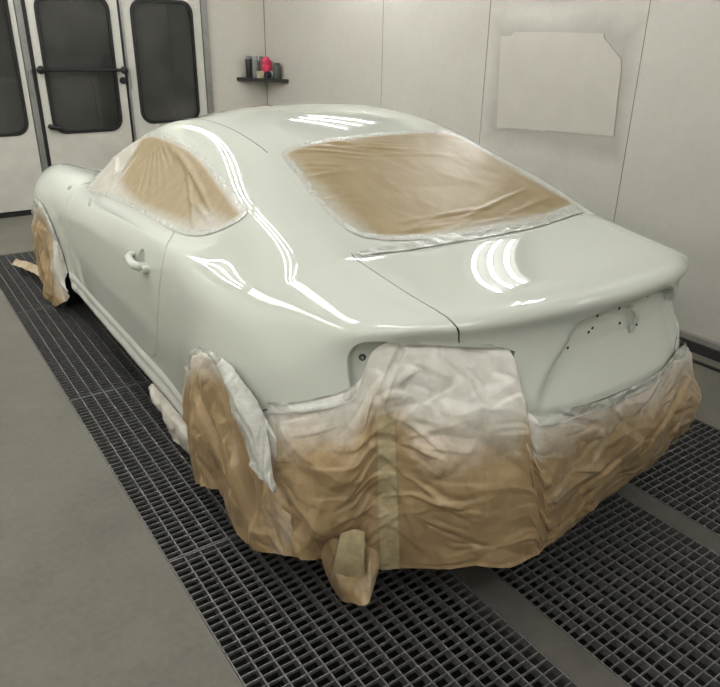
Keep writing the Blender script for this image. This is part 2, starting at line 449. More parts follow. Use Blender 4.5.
car = thing('coupe', 'greenish white two-door coupe with masked windows standing in the spray booth', 'car', (0, 1.3, 0))
split(f_side(DLO, -1), 0)
sw = split(f_side(DLO, 1), .002)
split(f_rw, 0)
wsp = split(f_ws, .002)
tls = [split(f_tl(-1), 0), split(f_tl(1), 0)]
lid = split(f_lid, .0022)
for yc in (YR, YF): split(f_arch(yc), 0)
cups = None
dl, dr = split(f_side(DOOR, -1), .002), split(f_side(DOOR, 1), .002)
hd = split(f_hood, .002)
bp = split(f_bump, .002)
panel('body_shell', cur, PAINT, car, .05)
panel('trunk_lid', lid, PAINT, car)
panel('hood', hd, PAINT, car)
panel('rear_bumper', bp, PAINT, car)
panel('side_window', sw, SMOKE, car, .004); panel('windshield', wsp, SMOKE, car, .004)
for s, P in ((-1, tls[0]), (1, tls[1])):
    V, N, F = compact(*P); d = np.clip(-f_tl(s)(V) / .013, 0, 1); d = d * d * (3 - 2 * d)
    V = V + np.outer(d * .042, np.array([-s * .45, .89, 0])); 
    o = mk('taillight_recess', V, F, PAINT, car)
    if s < 0:
        c, n = Vector((-.690, -.425, .786)), Vector((-.66, -.74, .1))
        l = BVHTree.FromPolygons(V.tolist(), F).ray_cast(c + n * .2, -n); p = l[0]
        MB().lathe(p - n * .004, n, [(0, .0), (.0062, 0), (.0062, .005), (.0045, .007), (.0042, .004), (0, .004)], 16).build('screw', STEEL, o, True, label='small round steel screw head')
        MB().lathe(p - n * .003, n, [(.0065, .002), (.0095, .003), (.0095, .006), (.0065, .006)], 20).build('grommet', DARK, o, True)
# doors with handle cup, pull bar and lock cylinder
for s, P in ((-1, dl), (1, dr)):
    cur = P; split(f_cup, 0); d = panel('door', cur, PAINT, car)
    n_ = 28; cup = []; prof = [(1.0, 0), (.95, .006), (.8, .013), (.5, .018), (.2, .0195), (0.001, .02)]
    for k, dp in prof:
        for j in range(n_):
            a = 2 * math.pi * j / n_; y = HC[0] + .042 * k * math.cos(a); z = HC[1] + .042 * 1.15 * k * math.sin(a)
            x = BODY.ray_cast(Vector((s * 2, y, z)), Vector((-s, 0, 0)))[0].x; cup.append((x - s * dp, y, z))
    F = [[i * n_ + j, i * n_ + (j + 1) % n_, (i + 1) * n_ + (j + 1) % n_, (i + 1) * n_ + j] for i in range(len(prof) - 1) for j in range(n_)]
    o = mk('handle_cup', cup, [q[::-1] for q in F] if s > 0 else F, PAINT, d)
    bm = bmesh.new(); bm.from_mesh(o.data); bmesh.ops.recalc_face_normals(bm, faces=bm.faces[:])
    if bm.faces[0].normal.x * s < 0: bmesh.ops.reverse_faces(bm, faces=bm.faces[:])
    bm.to_mesh(o.data); bm.free()
    xs = s * .866
    MB().tube([(s * .850, .945, .752), (s * .876, .935, .752), (s * .890, .905, .751), (s * .896, .86, .748), (s * .894, .82, .745), (s * .882, .800, .743), (s * .85, .797, .742)], [.012, .0155, .0165, .017, .0175, .017, .012], 12).build('door_handle', PAINT, d, True)
    MB().lathe((s * .855, .772, .738), (s, 0, 0), [(.017, 0), (.017, .018), (.014, .024), (.008, .026), (.006, .022), (0, .022)], 18).build('lock_cylinder', PAINT, d, True)

# wiring, bolt holes on the trunk lid
lidob = [o for o in car.children if o.name.startswith('trunk_lid')][0]
def onrear(x, z): return BODY.ray_cast(Vector((x, -2, z)), Vector((0, 1, 0)))[0]
p = onrear(.085, .868)
MB().tube([p + Vector((0, .01, 0)), p + Vector((.0, -.012, -.004)), p + Vector((.012, -.020, -.02)), p + Vector((.018, -.020, -.04)), p + Vector((.014, -.016, -.058))], [.004, .007, .0085, .0085, .005], 8).tube([p + Vector((.012, -.017, -.058)), p + Vector((.008, -.016, -.078))], [.009, .008], 10).build('wiring_plug', TAPE, lidob, True, label='taped wiring plug hanging out of the lid')
for x, z in ((.035, .871), (-.075, .835), (-.09, .826), (-.17, .797), (.045, .824), (.13, .80), (-.06, .868), (.18, .878)):
    q = onrear(x, z); MB().lathe(q + Vector((0, -.0012, 0)), (0, -1, 0), [(.0045, 0), (.0042, .0012), (0, .0012)], 12).build('bolt_hole', BLACK, lidob, True)
# roof seams
for s in (-1, 1):
    P = chaikin([(.466, 1.50, 1.2), (.466, 1.25, 1.23), (.465, 1.047, 1.235), (.462, .82, 1.229), (.463, .639, 1.206), (.461, .494, 1.176), (.479, .297, 1.113), (.485, .07, 1.031), (.508, -.135, .965)], 2, False)
    m = MB().tube([snap((s * q[0], q[1], q[2]), -.0012)[0] for q in P], .0026, 6); m.build('roof_seam', DARK if False else simple('seam sealer', srgb(120, 121, 112), .5), car, True)
# wheels and floor pan carry the shell
for s in (-1, 1):
    for yc in (YR, YF):
        c = (s * .655, yc, .312)
        w = MB().lathe(c, (s, 0, 0), [(.225, -.0), (.27, -.005), (.300, .012), (.312, .04), (.312, .165), (.300, .193), (.27, .205), (.225, .195), (.225, 0)], 48).build('tyre', BLACK, car, True)
        MB().lathe(c, (s, 0, 0), [(0, .06), (.06, .07), (.10, .10), (.2, .165), (.222, .18), (.222, .02), (0, .02)], 32).build('wheel_rim', STEEL, w, True)
MB().box((-.70, .47, .17), (.70, 2.2, .21)).box((-.62, -.55, .24), (.62, .47, .30)).box((-.62, 2.2, .2), (.62, 3.05, .26)).build('floor_pan', BLACK, car)
for s in (-1, 1):
    for yc in (YR, YF):
        n_ = 24; vv = []
        for x in (.87, .60):
            for j in range(n_ + 1):
                a = math.pi * (j / n_ * 1.16 - .08); vv.append((s * x, yc + (RA + .003) * math.cos(a), ZW + (RA + .003) * math.sin(a)))
        k = len(vv); vv += [(s * .60, yc, ZW)]
        xa = [vv[j] for j in range(n_ + 1)]
        vv = [(s * min(abs(x), abs(snap((x, y, z))[0].x) - .012) if i <= n_ else x, y, z) for i, (x, y, z) in enumerate(vv)]
        F = [[j, j + 1, n_ + 1 + j + 1, n_ + 1 + j] for j in range(n_)] + [[n_ + 1 + j, n_ + 2 + j, k] for j in range(n_)]
        mk('wheel_arch_liner', vv, F, BLACK, car)

# mirror mount and clip on the left front
dlo_ = [o for o in car.children if o.name.startswith('door')][0]
for y, z in ((1.765, .808), (1.745, .785), (1.715, .777)):
    q, n = snap((-.80, y, z)); MB().lathe(q - n * .001, n, [(.010, 0), (.010, .004), (.006, .005), (.005, .001), (0, .001)], 14).build('mirror_mount', PAINT, dlo_, True)
q, n = snap((-.80, 2.157, .795)); MB().lathe(q - n * .001, n, [(.016, 0), (.015, .006), (.009, .009), (0, .009)], 16).build('fender_clip', TAPE, car, True)
# ---------------------------------------------------------------- masking
def spread(poly_d, lo, hi): return np.clip((np.asarray(poly_d) - lo) / (hi - lo), 0, 1)
def ribbon(name, pts, width, lift, mat, parent, step=.012, crink=.002, seed=1, closed=True, skew=0., label=None, nc=5):
    """strip of tape laid on the body along a 3-D polyline"""
    P = [Vector(p) for p in pts]
    if closed: P = P + [P[0]]
    Q = [P[0]]
    for a, b in zip(P, P[1:]):
        k = max(1, int((b - a).length / step)); Q += [a.lerp(b, i / k) for i in range(1, k + 1)]
    if closed: Q = Q[:-1]
    r = random.Random(seed); n = len(Q); V = []; cr = Crumple(n * step + .1, width + .05, .02, crink, seed)
    for i, p in enumerate(Q):
        a, b = Q[(i - 1) % n] if closed or i else Q[0], Q[(i + 1) % n] if closed or i < n - 1 else Q[-1]
        t = (b - a).normalized(); q, nn = snap(p); w = t.cross(nn).normalized()
        wob = r.uniform(-1, 1) * .0004
        for j in range(nc):
            f = (j / (nc - 1) - .5); e = lift + (cr(i * step + .02, j * width / (nc - 1) + .01)) * (1 if 0 < j < nc - 1 else .2)
            if mask_hole(q + w * (f * width + skew)): V.append(q + nn * (e + .001) + w * (f * width + skew + wob))
            else:
                s_, n_ = snap(q + w * (f * width + skew + wob)); V.append(s_ + n_ * max(e, .0012))
    F = grid_faces(n, nc)
    if closed: F += [[(n - 1) * nc + j, j, j + 1, (n - 1) * nc + j + 1] for j in range(nc - 1)]
    return mk(name, V, F, mat, parent, label=label)
def mask_hole(p): return False

def film(name, parent, poly, axis, step, hf, spray, grow=.008, rough=None):
    poly = np.array(poly); lo = poly.min(0) - .03; hi = poly.max(0) + .03
    nu = int((hi[0] - lo[0]) / step) + 1; nv = int((hi[1] - lo[1]) / step) + 1
    V = []; N = []; UV = []
    for i in range(nu):
        for j in range(nv):
            u = lo[0] + i * step; v = lo[1] + j * step
            if axis == 'x': h = BODY.ray_cast(Vector((-2, u, v)), Vector((1, 0, 0)))
            else: h = BODY.ray_cast(Vector((u, v, 3)), Vector((0, 0, -1)))
            UV.append((u, v))
            if h[0] is None: V.append((0, 0, 0)); N.append((0, 0, 1)); continue
            q = Q0[h[2]]; V.append(tuple(h[0])); N.append(tuple(Vector(N0[q].mean(0)).normalized()))
    V = np.array(V); N = np.array(N); UV = np.array(UV); d = sdf(UV, poly)
    V2, N2, F, e, A = cut(V, N, grid_faces(nu, nv), d - grow, np.column_stack([UV, d]))
    V2, N2, F = V2, N2, F
    H = np.array([hf(u, v, dd) for u, v, dd in A]); S = np.array([spray(u, v, dd) for u, v, dd in A])
    V2 = V2 + N2 * (H + .0025)[:, None]
    if True:
        # consistent outward faces
        q = F[len(F) // 2]; fn = np.cross(V2[q[1]] - V2[q[0]], V2[q[2]] - V2[q[0]])
        if fn @ N2[q[0]] < 0: F = [x[::-1] for x in F]
    return mk(name, V2, F, FILM, parent, attrs={'spray': S})

# side window
swm = thing('window_masking', 'brown paper taped over the left side window of the car', 'masking paper', (-.75, 1.1, .9))
c1 = Crumple(2.2, .8, .05, .0035, 5, 1.2); c2 = Crumple(2, .8, .02, .0012, 6)
def hs(u, v, d):
    # folds fan out from the top of the window
    e = smooth01(-d / .05); a = math.atan2(u - 1.42, 1.19 - v); r = math.hypot(u - 1.42, 1.19 - v)
    h = c1(u + .3, v - .6) * .5 + c2(u + .3, v - .6) * .6 - .006 * smooth01(-d / .10)
    h += .0045 * (abs(((a * 7.3 + .6 * math.sin(a * 5)) % 1) - .5) * 2 - .5) * smooth01(r / .2) * smooth01((.42 - r) / .2 + .35)
    h += fold(u, v, 1.58, 1.0, math.radians(-66), .40, .016, .012) + fold(u, v, 1.64, .98, math.radians(-80), .30, .012, .009)
    h += fold(u, v, .80, 1.06, math.radians(12), .80, .014, .012) + fold(u, v, .75, 1.01, math.radians(22), .7, .012, .008) + fold(u, v, .60, .985, math.radians(5), .4, .012, .008)
    h += fold(u, v, 1.75, .95, math.radians(20), .3, .02, .010) + fold(u, v, 1.72, .90, math.radians(-30), .25, .02, .008)
    return h * e
def ss(u, v, d):
    top = smooth01((.026 + d) / .022); low = smooth01((.952 + .02 * math.sin(u * 4) - v) / .06); fr = smooth01((u - 1.50) / .12); bk = smooth01((.74 - u) / .28) * smooth01((1.035 - v) / .08)
    return min(1, max(top * .9, low, fr * .95, bk * .95))
film('paper', swm, DLO, 'x', .007, hs, ss)
def side3(y, z): return BODY.ray_cast(Vector((-2, y, z)), Vector((1, 0, 0)))[0]
dl3 = [side3(*p) for p in DLO]; dl3 = [p for p in dl3 if p is not None]
ribbon('edge_tape', dl3, .022, .003, TAPE, swm, crink=.0012, seed=3)

# rear window
rwm = thing('window_masking', 'brown paper taped over the big rear window of the car', 'masking paper', (0, .2, 1.1))
d1 = Crumple(2, 1.2, .12, .002, 8, .8); d2 = Crumple(2, 1.2, .03, .0004, 9)
RF = [fold(0, 0, 0, 0, 0, 1, 1, 0)]
rr = random.Random(4); rfolds = []
for k in range(12): rfolds.append((rr.uniform(-.35, .35), rr.uniform(.36, .49), math.radians(rr.uniform(-24, -8)), rr.uniform(.25, .6), .010, rr.uniform(.002, .0055)))
for k in range(10): rfolds.append((rr.uniform(-.3, .4), rr.uniform(-.1, .02), math.radians(rr.uniform(-8, 16)), rr.uniform(.3, .6), .010, rr.uniform(.002, .0055)))
for k in range(9): rfolds.append((rr.uniform(-.45, -.30), rr.uniform(.1, .4), math.radians(rr.uniform(-30, 10)), rr.uniform(.15, .3), .008, rr.uniform(.0015, .004)))
def hr(u, v, d):
    e = smooth01(-d / .035); h = d1(u + .9, v + .4) + d2(u + .9, v + .4)
    for q in rfolds: h += fold(u, v, *q)
    return h * e
def sr(u, v, d):
    return min(1, max(smooth01((.030 + d) / .03) * .8, smooth01((-.33 - u) / .12 + (.12 - v) * .5) * .7, smooth01((-.055 - v) / .05) * .85, smooth01((.05 + d) / .05) * .6 if u > .3 else 0))
film('paper', rwm, RW, 'z', .0085, hr, sr)
def top3(x, y): return BODY.ray_cast(Vector((x, y, 3)), Vector((0, 0, -1)))[0]
ribbon('edge_tape', [top3(x, y) for x, y in RW], .028, .0028, TAPE, rwm, crink=.0012, seed=4)
low = [top3(x, y) for x, y in ((-.49, -.115), (-.40, -.115), (-.25, -.128), (0, -.140), (.22, -.138), (.42, -.115), (.55, -.09))]
ribbon('bottom_tape', low, .036, .004, TAPE, rwm, crink=.006, seed=6, closed=False)
ribbon('pillar_tape', [snap(p)[0] for p in ((-.445, .50, 1.18), (-.462, .40, 1.155), (-.47, .297, 1.11), (-.472, .178, 1.07), (-.478, .02, 1.01), (-.49, -.11, .97))], .05, .0018, TAPE if False else PAINT, rwm, crink=.001, seed=7, closed=False, label='painted over strip of tape')

TLB = [(x, z) for x, z in TLP]
def in_tl(p): return p.x < -.3 and p.y < -.35 and float(sdf([[-p.x, p.z]], TLB)[0]) < .004
# ---- loose paper sheets
def sheet(name, parent, cols, nv, nu, seed, crs, folds, mids, spray, mat=KRAFT, clear=.006, bul=.05, side=1, pin=True, ret=False):
    """cols: list of (top, bottom) points; interpolated across, bulged out, creased"""
    T = [np.array(c[0], float) for c in cols]; B = [np.array(c[1], float) for c in cols]; n = len(cols)
    Pm = np.zeros((nu, nv, 3)); L = 0; U = [0.]
    for i in range(1, n): U.append(U[-1] + np.linalg.norm((T[i] + B[i]) / 2 - (T[i - 1] + B[i - 1]) / 2))
    w = U[-1]
    cl = [Crumple(w + .2, 1.3, st, am, seed + k, asp) for k, (st, am, asp) in enumerate(crs)]
    uu = np.zeros(nu); ht = np.zeros(nu)
    for i in range(nu):
        u = w * i / (nu - 1); k = min(max(np.searchsorted(U, u) - 1, 0), n - 2); t = k + (u - U[k]) / (U[k + 1] - U[k]); uu[i] = u
        a, b = catmull(T, t), catmull(B, t); ht[i] = np.linalg.norm(a - b); m = mids(t)
        for j in range(nv):
            v = j / (nv - 1); p = a + (b - a) * v
            out = np.array([p[0], p[1] - .35, 0.]); out /= np.linalg.norm(out)
            Pm[i, j] = p + (out * side) * bul * m * math.sin(math.pi * min(1, v * 1.02)) ** .95
    if True:
        du = np.gradient(Pm, axis=0); dv = np.gradient(Pm, axis=1); N = np.cross(du, dv); N /= np.maximum(np.linalg.norm(N, axis=2)[:, :, None], 1e-9)
        s_ = np.sign((N[:, :, 0] * Pm[:, :, 0] + N[:, :, 1] * (Pm[:, :, 1] - .35)).mean()) or 1; N *= s_
    V = []; S = []
    XX = np.repeat(uu[:, None], nv, 1); YY = np.outer(ht, np.linspace(0, 1, nv)); HH = folds_np(XX, YY, folds)
    for i in range(nu):
        for j in range(nv):
            v = j / (nv - 1); x, y = uu[i], YY[i, j]
            h = HH[i, j] + sum(c(x + .05, y + .05) for c in cl)
            e = (smooth01(v / .05) if pin else 1) * (.3 + .7 * smooth01(x / .07))
            p = Vector(Pm[i, j] + N[i, j] * h * e)
            l, nn, ix, dd = BODY.find_nearest(p)
            bn = Vector(N0[Q0[ix]].mean(0)).normalized(); sd = (p - l).dot(bn)
            c_ = clear * (.35 + .65 * e)
            if sd < c_ and dd < .12 and l.z > .2 and not in_tl(p): p = p + bn * (c_ - sd)
            p.z = max(p.z, .006)
            V.append(p); S.append(spray(x / w, y, p))
    F = grid_faces(nu, nv)
    q = F[len(F) // 2]; fn = (V[q[1]] - V[q[0]]).cross(V[q[2]] - V[q[0]])
    if fn.dot(Vector(N.reshape(-1, 3)[q[0]])) < 0: F = [x[::-1] for x in F]
    o = mk(name, V, F, mat, parent, attrs={'spray': S})
    return (o, V, nu, nv) if ret else o

bumper = thing('bumper_masking', 'large crumpled brown paper sheet draped over the rear bumper, white with overspray on top', 'masking paper', (0, -.8, .2))
bc = [((-.850, -.19, .600), (-.885, -.285, .135)), ((-.803, -.295, .638), (-.85, -.387, .175)), ((-.745, -.392, .690), (-.80, -.417, .158)), ((-.700, -.432, .735), (-.74, -.46, .146)),
      ((-.655, -.435, .815), (-.68, -.513, .148)), ((-.60, -.475, .850), (-.60, -.568, .150)), ((-.546, -.520, .852), (-.55, -.654, .19)), ((-.484, -.560, .848), (-.48, -.728, .219)),
      ((-.44, -.575, .842), (-.39, -.763, .20)), ((-.363, -.639, .829), (-.31, -.774, .201)), ((-.374, -.664, .738), (-.265, -.768, .196)), ((-.338, -.722, .664), (-.22, -.757, .189)), ((-.2, -.758, .658), (-.05, -.70, .155)),
      ((-.05, -.775, .661), (.12, -.675, .165)), ((.154, -.762, .668), (.32, -.662, .189)), ((.35, -.70, .672), (.5, -.654, .207)), ((.47, -.655, .642), (.58, -.655, .235)),
      ((.56, -.585, .608), (.62, -.61, .25)), ((.66, -.475, .58), (.69, -.50, .24)), ((.77, -.33, .57), (.83, -.33, .22)), ((.85, -.19, .55), (.88, -.25, .15))]
rb = random.Random(21); bf = []
# taut creases: along the bumper, fanning from the seam tape, and diagonal towards the hem
for k in range(14): bf.append((rb.uniform(.2, 1.9), rb.uniform(.10, .58), math.radians(rb.uniform(-16, 16)), rb.uniform(.15, .40), rb.uniform(.006, .014), rb.choice((-1, 1)) * rb.uniform(.003, .007)))
for k in range(26): bf.append((rb.uniform(.0, .45), rb.uniform(.06, .5), math.radians(rb.uniform(25, 80)), rb.uniform(.15, .4), rb.uniform(.007, .016), rb.choice((-1, 1)) * rb.uniform(.002, .007)))
for k in range(22): bf.append((rb.uniform(.9, 1.9), rb.uniform(.04, .45), math.radians(rb.uniform(-50, -15)), rb.uniform(.15, .45), rb.uniform(.008, .02), rb.choice((-1, 1)) * rb.uniform(.003, .010)))
for k in range(110): bf.append((rb.uniform(.0, 2.3), rb.uniform(.02, .6), math.radians(rb.uniform(-90, 90)), rb.uniform(.06, .18), rb.uniform(.006, .011), rb.choice((-1, 1)) * rb.uniform(.002, .0055)))
for k in range(40): bf.append((rb.uniform(.35, 1.2), rb.uniform(.02, .24), math.radians(rb.choice((rb.uniform(-15, 15), rb.uniform(-70, 70)))), rb.uniform(.06, .22), rb.uniform(.006, .014), rb.choice((-1, 1)) * rb.uniform(.001, .005)))
for k in range(16): bf.append((rb.uniform(.30, .46), rb.uniform(.02, .16), math.radians(rb.uniform(-90, 90)), rb.uniform(.05, .12), .008, rb.choice((-1, 1)) * rb.uniform(.003, .007)))
for (u0, v0) in ((.41, .36), (.40, .27), (.43, .48)):
    for k in range(9):
        a = math.radians(rb.uniform(-35, 35) + (180 if k % 3 == 0 else 0)); L = rb.uniform(.12, .32); bf.append((u0 + math.cos(a) * L / 2, v0 + math.sin(a) * L / 2, a, L, .008, rb.choice((-1, 1)) * rb.uniform(.002, .005)))
bf += [(.85, .40, .05, .55, .02, .008), (1.0, .27, -.12, .4, .02, .007), (.22, .22, .75, .5, .035, .016), (.15, .34, .9, .45, .03, .018), (1.25, .25, -.5, .6, .03, .012)]
def bs(u, y, p):
    k = .10 + .12 * smooth01((p.x + .72) / .15) * smooth01((-.30 - p.x) / .10) - .055 * smooth01((p.x + .40) / .12)
    return .92 * smooth01((k + .12 - y) / .22) + .16 * smooth01((p.x + .75) / .2) * smooth01((.5 - y) / .2)
bo, BV, bnu, bnv = sheet('paper', bumper, bc, 190, 560, 11, [(.16, .015, .9), (.075, .0075, .9), (.026, .0014, .9)], bf, lambda t: (.25 + .75 * min(1, t / 3)) * (1 + .15 * smooth01((t - 4) / 2) * smooth01((11.3 - t) / 1.)), bs, bul=.05, clear=.004, ret=True)
def bpt(i, j): return BV[i * bnv + j]
# vertical strip of tape down the sheet
ic = min(range(bnu), key=lambda i: abs(bpt(i, 95).x + .668)); vv = []
r5 = random.Random(3)
for j in range(48, bnv):
    for k in range(-6, 7):
        a = bpt(ic + k, j); n = Vector((a.x, a.y - .35, .12)).normalized(); vv.append(a + n * (.0025 + r5.uniform(0, .002)))
mk('seam_tape', vv, [q[::-1] for q in grid_faces(bnv - 48, 13)], TANTAPE, bumper)
# crinkled tape holding the top edge
def col_at(x): return min((i for i in range(bnu)), key=lambda i: abs(bpt(i, 0).x - x) + (9 if bpt(i, 0).z > .70 and x > -.5 else 0))
for seed, (xa, xb) in ((44, (-.86, -.70)), (45, (-.345, .62))):
    ia, ib = col_at(xa), col_at(xb); vv = []; cr = Crumple(4, .3, .035, .006, seed); hw = 13
    for i in range(ia, ib):
        for j in range(0, hw):
            a = bpt(i, j); n = Vector((a.x, a.y - .35, .3)).normalized(); vv.append(a + n * (.003 + (cr(i * .0045, j * .0035 + .02) if 0 < j < hw - 1 else 0)) + Vector((0, 0, .004 if j == 0 else 0)))
    mk('edge_tape', vv, [q[::-1] for q in grid_faces(ib - ia, hw)], TAPE, bumper)
# corner of the sheet hanging down to the grating
sheet('hanging_corner', bumper, [((-.81, -.40, .23), (-.765, -.385, .03)), ((-.78, -.45, .26), (-.765, -.44, .02)), ((-.74, -.48, .27), (-.76, -.51, .06)), ((-.70, -.51, .25), (-.75, -.572, .10)), ((-.68, -.53, .2), (-.69, -.54, .15))],
      34, 50, 71, [(.085, .016, 1.1), (.035, .003, 1.)], [(.06, .1, 1.3, .2, .012, .015), (.13, .12, 1.7, .2, .01, -.012)], lambda t: 1, lambda u, y, p: .1, pin=False, bul=.012)
sheet('light_tape', bumper, [((-.78, -.470, .29), (-.80, -.455, .125)), ((-.75, -.495, .31), (-.765, -.495, .14)), ((-.725, -.51, .30), (-.735, -.53, .16))],
      20, 16, 75, [(.04, .006, 1.)], [], lambda t: 1, lambda u, y, p: .35, mat=TANTAPE, pin=False, bul=.015)

# rear wheel sheet
wheel = thing('wheel_masking', 'crumpled brown paper hanging over the left rear wheel, tucked into the arch', 'masking paper', (-.9, .05, 0))
def lip(y, z, dx=.0): 
    h = BODY.ray_cast(Vector((-2, y, z)), Vector((1, 0, 0)))[0]; return (h.x - dx, y, z)
wc = [(lip(.405, .42), (-.90, .36, .006)), (lip(.395, .45), (-.91, .29, .05)), (lip(.32, .555), (-.915, .21, .09)), (lip(.20, .635), (-.92, .09, .135)), (lip(.075, .660), (-.92, -.0, .085)), (lip(-.05, .638), (-.915, -.115, .08)), (lip(-.15, .58), (-.905, -.204, .10)), (lip(-.20, .55), (-.885, -.29, .135)), (lip(-.26, .50), (-.865, -.36, .16))]
rw_ = random.Random(8); wf = [(rw_.uniform(0, .7), rw_.uniform(.1, .5), math.radians(rw_.uniform(60, 115)), rw_.uniform(.2, .5), rw_.uniform(.012, .03), rw_.choice((-1, 1)) * rw_.uniform(.006, .018)) for k in range(26)] + [(rw_.uniform(0, .8), rw_.uniform(.03, .55), math.radians(rw_.uniform(20, 160)), rw_.uniform(.06, .15), .008, rw_.choice((-1, 1)) * .003) for k in range(40)]
def wsn(u, y, p): return smooth01((.13 - y) / .12) * .8 + smooth01((u - .8) / .15) * .25
wo, WV, wnu, wnv = sheet('paper', wheel, wc, 160, 230, 31, [(.14, .018, 1.5), (.06, .006, 1.2), (.022, .0015, 1.)], wf, lambda t: .35, wsn, bul=.05, ret=True)
def arc_tape(parent, yc, a0, a1, w, seed, dx=.006, crink=.007, label=None, name='edge_tape'):
    cr = Crumple(2, .4, .03, crink, seed); vv = []; n = 90; m = 9
    for i in range(n):
        a = math.radians(a0 + (a1 - a0) * i / (n - 1)); 
        for j in range(m):
            r = RA + .004 - w * j / (m - 1) * (1 + .25 * math.sin(i * .37) + .15 * math.sin(i * .9)); ro = RA + .012
            o = lip(yc + ro * math.cos(a), ZW + ro * math.sin(a))
            vv.append((o[0] - dx + cr(i * .009, j * .01 + .02) * (j > 0) - .004 * math.sin(j / (m - 1) * 3.1), yc + r * math.cos(a), ZW + r * math.sin(a)))
    return mk(name, vv, grid_faces(n, m), TAPE, parent)
arc_tape(wheel, YR, 10, 152, .045, 51)
# crinkled tape that leaves the arch and funnels down over the bumper sheet
sheet('tape_fold', wheel, [((-.893, .02, .672), (-.905, .045, .625)), ((-.893, -.06, .668), (-.915, -.055, .590)), ((-.888, -.14, .640), (-.925, -.13, .525)), ((-.880, -.20, .602), (-.930, -.20, .465)), ((-.884, -.245, .545), (-.932, -.262, .420)), ((-.900, -.30, .46), (-.925, -.305, .415)), ((-.905, -.33, .405), (-.915, -.335, .395))],
      26, 120, 63, [(.05, .008, 1.), (.02, .004, 1.)], [(.15, .05, .1, .4, .015, .012)], lambda t: 1, lambda u, y, p: 1.1, mat=TAPE, pin=False, bul=.012)

# front wheel sheet
fw = thing('wheel_masking', 'crumpled brown paper over the left front wheel, reaching down to the grating', 'masking paper', (-.88, 2.6, 0))
fc = [(lip(YF + .345, .40), (-.90, 2.87, .03)), (lip(YF + .30, .50), (-.915, 2.80, .025)), (lip(YF + .18, .61), (-.925, 2.72, .02)), (lip(YF + .0, .66), (-.935, 2.60, .02)), (lip(YF - .17, .612), (-.93, 2.50, .03)), (lip(YF - .27, .53), (-.92, 2.40, .06)), (lip(YF - .335, .42), (-.895, 2.30, .12)), (lip(YF - .35, .30), (-.875, 2.22, .2))]
rf_ = random.Random(18); ff = [(rf_.uniform(0, .8), rf_.uniform(.1, .5), math.radians(rf_.uniform(60, 120)), rf_.uniform(.2, .5), rf_.uniform(.02, .045), rf_.uniform(-.025, .03)) for k in range(20)]
def fs(u, y, p): return smooth01((.16 - y) / .14) * .9 + smooth01((u - .66) / .2) * .6 * smooth01((.42 - y) / .15)
sheet('paper', fw, fc, 100, 150, 131, [(.13, .024, 1.2), (.06, .012, 1.1), (.025, .003, 1.)], ff, lambda t: .7, fs, bul=.06)
arc_tape(fw, YF, 8, 170, .05, 52, dx=.010, crink=.010)

# sill
SILLM = simple('white masking film', srgb(222, 222, 216), .25, vary=.03)
sill = thing('sill_masking', 'pale strip of masking film along the left sill below the door', 'masking film', (-.86, 1.3, .2))
ys = np.linspace(2.22, .425, 180); vv = []; cr = Crumple(2.6, .3, .08, .0012, 91); prof = [(.318, .0025), (.298, .006), (.282, .010), (.268, .004), (.252, .003), (.236, .010), (.215, .013), (.19, .008), (.172, .004)]
for k, y in enumerate(ys):
    drop = -.03 * smooth01((.75 - y) / .35)
    for z, l in prof:
        q, n = snap((-.86, y, z + drop)); vv.append(q + Vector((-1, 0, .1)) * (l + (cr(y, z) if .18 < z < .31 else 0)))
mk('film', vv, grid_faces(len(ys), len(prof)), SILLM, sill)
sheet('loose_flap', sill, [((-.842, .94, .165), (-.850, .955, .11)), ((-.842, .84, .165), (-.845, .80, .055)), ((-.842, .72, .165), (-.86, .70, .03)), ((-.842, .60, .16), (-.855, .62, .02)), ((-.842, .46, .16), (-.835, .50, .03))],
      30, 60, 95, [(.06, .014, 1.), (.02, .003, 1.)], [], lambda t: 1, lambda u, y, p: .95 - u * .3, pin=True, bul=.02)

# scrap of paper lying on the grating in front of the wheel
vv = []; cr = Crumple(1, .4, .05, .010, 97)
for i in range(30):
    for j in range(10):
        t, w = i / 29, j / 9 - .5
        p = Vector((-.955, 3.42, .04)).lerp(Vector((-.845, 3.02, .03)), t); d = Vector((.96, .26, 0))
        vv.append(p + d * (w * (.085 + .03 * t)) + Vector((0, 0, .045 * (1 - abs(w) * 2) * (.6 + .4 * math.sin(t * 3)) + .02 + .02*t + cr(t * .4 + .05, w * .1 + .15) - (.022 if w > 0 else 0))))
tag(mk('paper_scrap', vv, grid_faces(30, 10)[::1], KRAFT, attrs={'spray': [.3] * 300}), 'small folded scrap of brown paper lying on the grating before the front wheel', 'paper scrap')
LAMP = 31.0; EXPO = 0.40
LAMPS = []
for y, nm in ((-2.4, 'added as fill, nearest'), (3.1, 'farthest')):  # the near lamp is unseen, added as fill from behind
    LAMPS.append(((1.60, y, 2.62), (0, 1, 0), (-.7, 0, -.7), 'three tube lamp, %s along the upper right corner' % nm))
LAMPS.append(((1.80, 1.38, 2.39), (0, 0, 1), (-1, 0, 0), 'upright three tube lamp high on the right wall beside the trunk', 1.08))
for y, nm in ((-2.2, 'added as fill behind the viewer'), (-.2, 'nearest to the car'), (1.6, 'second'), (3.0, 'third'), (4.3, 'farthest')):  # first lamp is an unseen extra that lifts the near end
    LAMPS.append(((-1.15, y, 2.86), (0, 1, 0), (0, 0, -1), 'three tube lamp, %s in the left ceiling row' % nm))
for y, nm in ((-2.9, 'added as fill behind the viewer'), (-1.1, 'nearest to the car'), (1.7, 'second'), (3.1, 'third'), (4.4, 'farthest')):  # first and last are unseen extras, brightening near end and back wall
    LAMPS.append(((-2.50, y, 2.5), (0, 1, 0), (.7, 0, -.7), 'three tube lamp, %s along the upper left corner' % nm, 1.2, .085, .011))
